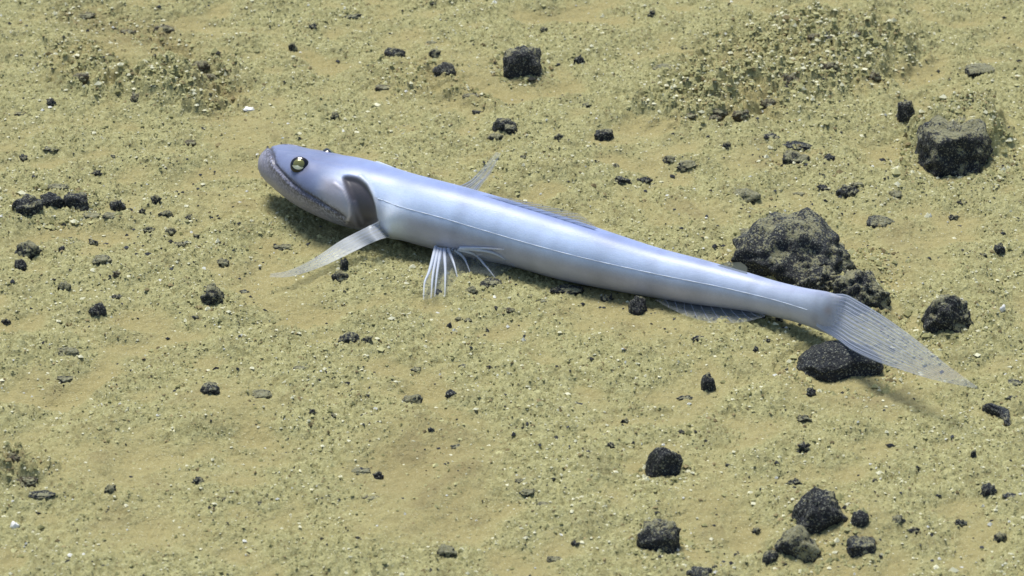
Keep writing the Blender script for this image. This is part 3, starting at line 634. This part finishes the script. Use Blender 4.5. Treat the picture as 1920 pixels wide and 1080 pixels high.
for side in (0, 1):
    k = ek if side == 0 else mir[ek]
    c = P[er, k]; n = N[er, k].copy()
    w_ = (CAM-P[er, ek]); w_ /= np.linalg.norm(w_); n = .45*N[er, ek]+.55*w_
    if side == 1: n = n-2*(n@L[er])*L[er]                          # mirror image of the near eye
    n /= np.linalg.norm(n); c = c+n*(.0022 if side == 0 else -.0022)
    V, F = disc(c, n, np.array([0, 0, 1.0]), .0090, .0081, .0036); eye = poly_obj('eye', V, F, M_EYE, root)
    V, F = disc(c+n*.0012, n, np.array([0, 0, 1.0]), 0.0064, .0056, .0030); lens = poly_obj('lens', V, F, M_PUP, eye)
    ax = np.cross([0, 0, 1.0], n); ax /= np.linalg.norm(ax); ay = np.cross(n, ax)
    Vc = []; Fc = []; m = 16                                        # eye's reflection built as a pale crescent along the lower lens rim
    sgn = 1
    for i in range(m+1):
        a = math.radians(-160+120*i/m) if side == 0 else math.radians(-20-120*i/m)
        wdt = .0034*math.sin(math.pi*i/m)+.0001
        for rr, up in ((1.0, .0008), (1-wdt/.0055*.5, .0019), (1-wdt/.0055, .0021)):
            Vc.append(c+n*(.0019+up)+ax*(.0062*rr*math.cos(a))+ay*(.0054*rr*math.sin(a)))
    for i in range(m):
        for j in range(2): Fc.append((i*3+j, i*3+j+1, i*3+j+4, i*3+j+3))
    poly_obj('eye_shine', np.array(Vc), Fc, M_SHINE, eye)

# fins: a membrane between two edges, with each ray a raised thread
def fin(name, e0, e1, n_rays, a_base, a_tip, mat=M_FIN, ray_r=.0006, across=14, root_frac=.15, thick=.0005, ray_a=.8):
    e0 = np.asarray(e0, float); e1 = np.asarray(e1, float); n = len(e0); ts = np.linspace(0, 1, across)
    nr = np.cross(np.gradient((e0+e1)/2, axis=0), e1-e0); nl = np.linalg.norm(nr, axis=1)[:, None]; nl[nl < 1e-12] = 1; nr = nr/nl
    for i in range(1, n):
        if not np.any(nr[i]): nr[i] = nr[i-1]
    s = np.linspace(0, 1, n); rip = .00012*np.sin(ts*math.pi*max(n_rays, 4))[None]*smooth(.05, .4, s)[:, None]
    G = e0[:, None]*(1-ts)[None, :, None]+e1[:, None]*ts[None, :, None]+nr[:, None]*rip[..., None]
    V = np.vstack([(G+nr[:, None]*thick/2).reshape(-1, 3), (G-nr[:, None]*thick/2).reshape(-1, 3)])
    F = []; o2 = n*across
    for i in range(n-1):
        for j in range(across-1):
            q = i*across+j; F.append((q, q+1, q+across+1, q+across))
    al = a_tip+(a_base-a_tip)*(1-np.clip((s-root_frac)/(1-root_frac), 0, 1))**1.3
    al = np.where(s < root_frac, np.maximum(al, a_base), al); A = np.repeat(al[:, None], across, 1).ravel(); A = np.concatenate([A, A])
    V = V[:o2]; A = A[:o2]
    o = mesh_from(name, V, np.array(F), mat, root, attrs={'alpha': A})
    for r in range(n_rays):
        t = (r+.5+.3*math.sin(r*2.7))/n_rays if n_rays > 1 else .5; j = t*(across-1); j0 = int(j); f = j-j0
        pts = G[:, j0]*(1-f)+G[:, min(j0+1, across-1)]*f
        rr = ray_r*(1-.75*s); k0_ = 4 if name == 'pectoral_fin' else 0; pts = pts[k0_:]; rr = rr[k0_:]*smooth(-.01, .12, s[k0_:]-s[k0_]); Vt, Ft = tube(pts, rr, 5)
        mesh_from('fin_ray', Vt, Ft, M_RAY, o, attrs={'alpha': np.repeat(np.clip(al[k0_:]*1.25, .05, ray_a), 5)})
    return o
def zpts(px_list, zs, n=8): return np.array([at_z(a[0], a[1], a[2]) for a in spline([(x, y, z) for (x, y), z in zip(px_list, zs)], n)])
# near pectoral
rk = near_vert((722, 405)); ra = PB[rk]; rk2 = near_vert((744, 436)); rb = PB[rk2]
pu = [(690,425),(664,438),(636,453),(588,485),(542,507),(508,513)]; pl = [(714,449),(690,459),(660,474),(600,502),(545,519),(505,520)]
rs = near_vert((715, 411)); rs2 = near_vert((743, 440))
zp = [.027,.021,.016,.009,.006,.004]
def edge_line(a, b, pxl, zz): return spline([a, b]+[at_z(q[0], q[1], z) for q, z in zip(pxl, zz)], 7)
E0 = edge_line(ra-N[rk]*.010, PB[rs]-N[rs]*.0005, pu, zp); E1 = edge_line(rb-N[rk2]*.010, PB[rs2]-N[rs2]*.0015, pl, [z-.004 if z > .006 else z-.001 for z in zp])
fin('pectoral_fin', E0, E1, 10, .80, .14, M_FINP, ray_r=.0005, root_frac=.16, ray_a=.8)
# far pectoral, seen over the back
r2 = PB[rk[0], mir[rk[1]]]; r3 = PB[rk2[0]+18, mir[rk2[1]]]
E0 = spline([r2, at_z(868, 345, .040), at_z(898, 322, .040), at_z(930, 284, .036)], 8); E1 = spline([r3, at_z(900, 352, .034), at_z(920, 326, .034), at_z(940, 288, .033)], 8)
fin('pectoral_fin', E0, E1, 5, .7, .16, ray_r=.0006)
# dorsal, folded low along the back
def ring_at(pxx): return int(np.argmin(np.abs(tpx[:, 0]-pxx)+np.where((us < 8) | (us > 24), 1e4, 0)))
kd = NS//2
def back_pt(x, dn=0.0): r = ring_at(x); return PB[r, kd]+np.array([0, 0, dn])
xs = np.linspace(905, 1118, 20); e0 = np.array([back_pt(x, -.001) for x in xs])
prof = np.interp(np.linspace(0, 1, 20), [0, .15, .5, .85, 1], [0.0, .004, .0085, .0105, .003]); shift = np.interp(np.linspace(0, 1, 20), [0, .5, 1], [0, .008, .006])
e1 = np.array([p+np.array([0, 0, h])+T[ring_at(x)]*s_+np.array([.1, .2, 0])*h for p, h, x, s_ in zip(e0, prof, xs, shift)])
def fin_base(name, e0, e1, n_rays, a_b, a_t, mat=M_FIN, sweep=.0, ray_r=.0005):
    """membrane standing on a long base: e0 base line, e1 outer line"""
    n = len(e0); m = 8; ts = np.linspace(0, 1, m); G = e0[:, None]*(1-ts)[None, :, None]+e1[:, None]*ts[None, :, None]
    F = [(i*m+j, i*m+j+1, (i+1)*m+j+1, (i+1)*m+j) for i in range(n-1) for j in range(m-1)]
    A = np.broadcast_to(a_b+(a_t-a_b)*ts, (n, m)).ravel()
    o = mesh_from(name, G.reshape(-1, 3), np.array(F), mat, root, attrs={'alpha': A})
    for r in range(n_rays):
        i0 = (r+.5)/n_rays*(n-1); pts = []
        for t in np.linspace(0, 1, 7):
            i = min(i0+t*sweep*(n-1), n-1.001); a = int(i); f = i-a
            b = e0[a]*(1-f)+e0[a+1]*f; c = e1[a]*(1-f)+e1[a+1]*f; pts.append(b*(1-t)+c*t)
        Vt, Ft = tube(pts, np.linspace(ray_r, ray_r*.35, 7), 5); mesh_from('fin_ray', Vt, Ft, M_RAY, o, attrs={'alpha': np.repeat(np.linspace(.8, .3, 7), 5)})
    return o
fin_base('dorsal_fin', e0, e1, 13, .55, .22, sweep=.25)
# adipose fin
xs = np.linspace(1350, 1412, 10); e0 = np.array([back_pt(x, -.001) for x in xs]); pr = np.interp(np.linspace(0, 1, 10), [0, .3, .65, .9, 1], [0, .006, .0095, .006, 0])
e1 = np.array([p+np.array([.35*h, .1*h, h]) for p, h in zip(e0, pr)]); fin_base('adipose_fin', e0, e1, 0, .75, .6, M_FINO)
# anal fin, draped on the sediment
xs = np.linspace(1232, 1432, 18); e0 = []
for x in xs:
    r = int(np.argmin(np.abs(bpx[:, 0]-x)+np.where((us < 8) | (us > 24), 1e4, 0))); e0.append(PB[r, int(NS*.07)])
ap = spline([(1228,562,.008),(1260,580,.004),(1300,597,.003),(1350,606,.003),(1395,604,.005),(1432,594,.012)], us=np.linspace(0, 5, 18))
e1 = np.array([at_z(*q) for q in ap]); fin_base('anal_fin', np.array(e0), e1, 11, .55, .18, M_FIN, sweep=.12)
# caudal fin
cu = [(1540,553),(1580,551),(1607,563),(1657,593),(1717,636),(1776,684),(1832,725)]; cl = [(1530,612),(1570,637),(1598,657),(1643,678),(1687,693),(1746,711),(1832,729)]
zu = [.048,.053,.054,.053,.050,.046,.042]; zl = [.020,.017,.018,.022,.028,.034,.040]
fin('caudal_fin', zpts(cu, zu, 7), zpts(cl, zl, 7), 24, .93, .10, M_FINC, ray_r=.00045, across=52, root_frac=.14, ray_a=.8)
# pelvic fin propping the belly
PELV = [[(817,463),(805,510),(796,532),(794,562)],[(822,466),(812,515),(808,560)],[(827,467),(820,510),(815,556)],[(833,467),(835,510),(834,556)],[(840,467),(851,496),(858,522)],
        [(850,467),(870,486),(882,512)],[(858,467),(890,479),(911,501),(928,520)],[(862,466),(924,476),(966,500)],[(862,465),(903,467),(946,468)]]
rays = []
for i, pl_ in enumerate(PELV):
    zt = .0035 if i < 7 else (.008 if i == 7 else .020); zs = np.linspace(.016, zt, len(pl_)); q = spline([(*p, z) for p, z in zip(pl_, zs)], us=np.linspace(0, len(pl_)-1, 14))
    rays.append(np.array([at_z(*a) for a in q]))
rays = np.array(rays); nrz = len(rays)
for i in range(nrz):                                   # keep the rays in front of the flank
    for j in range(14):
        q = proj(rays[i, j]); r_, k_ = near_vert(q); b_ = PB[r_, k_]
        if np.hypot(*(proj(b_)-q)) < 2.5:
            v = rays[i, j]-CAM; db = (b_-CAM)@FW; dv = v@FW
            if dv > db-.002: rays[i, j] = CAM+v*((db-.002)/dv)
rays[:, :, 2] += .001*np.sin(np.linspace(0, math.pi, 14))[None]
F = [(i*14+j, i*14+j+1, (i+1)*14+j+1, (i+1)*14+j) for i in range(nrz-1) for j in range(13)]
A = np.broadcast_to(np.interp(np.linspace(0, 1, 14), [0, .15, .4, 1], [.95, .5, .22, .08]), (nrz, 14)).ravel()
pf = mesh_from('pelvic_fin', rays.reshape(-1, 3), np.array(F), M_FIN, root, attrs={'alpha': A})
for i in range(nrz):
    Vt, Ft = tube(rays[i], np.linspace(.0017, .0005, 14), 6); mesh_from('fin_ray', Vt, Ft, M_RAYP, pf, attrs={'alpha': np.repeat(np.interp(np.linspace(0, 1, 14), [0, .6, 1], [1, .7, .2]), 6)})
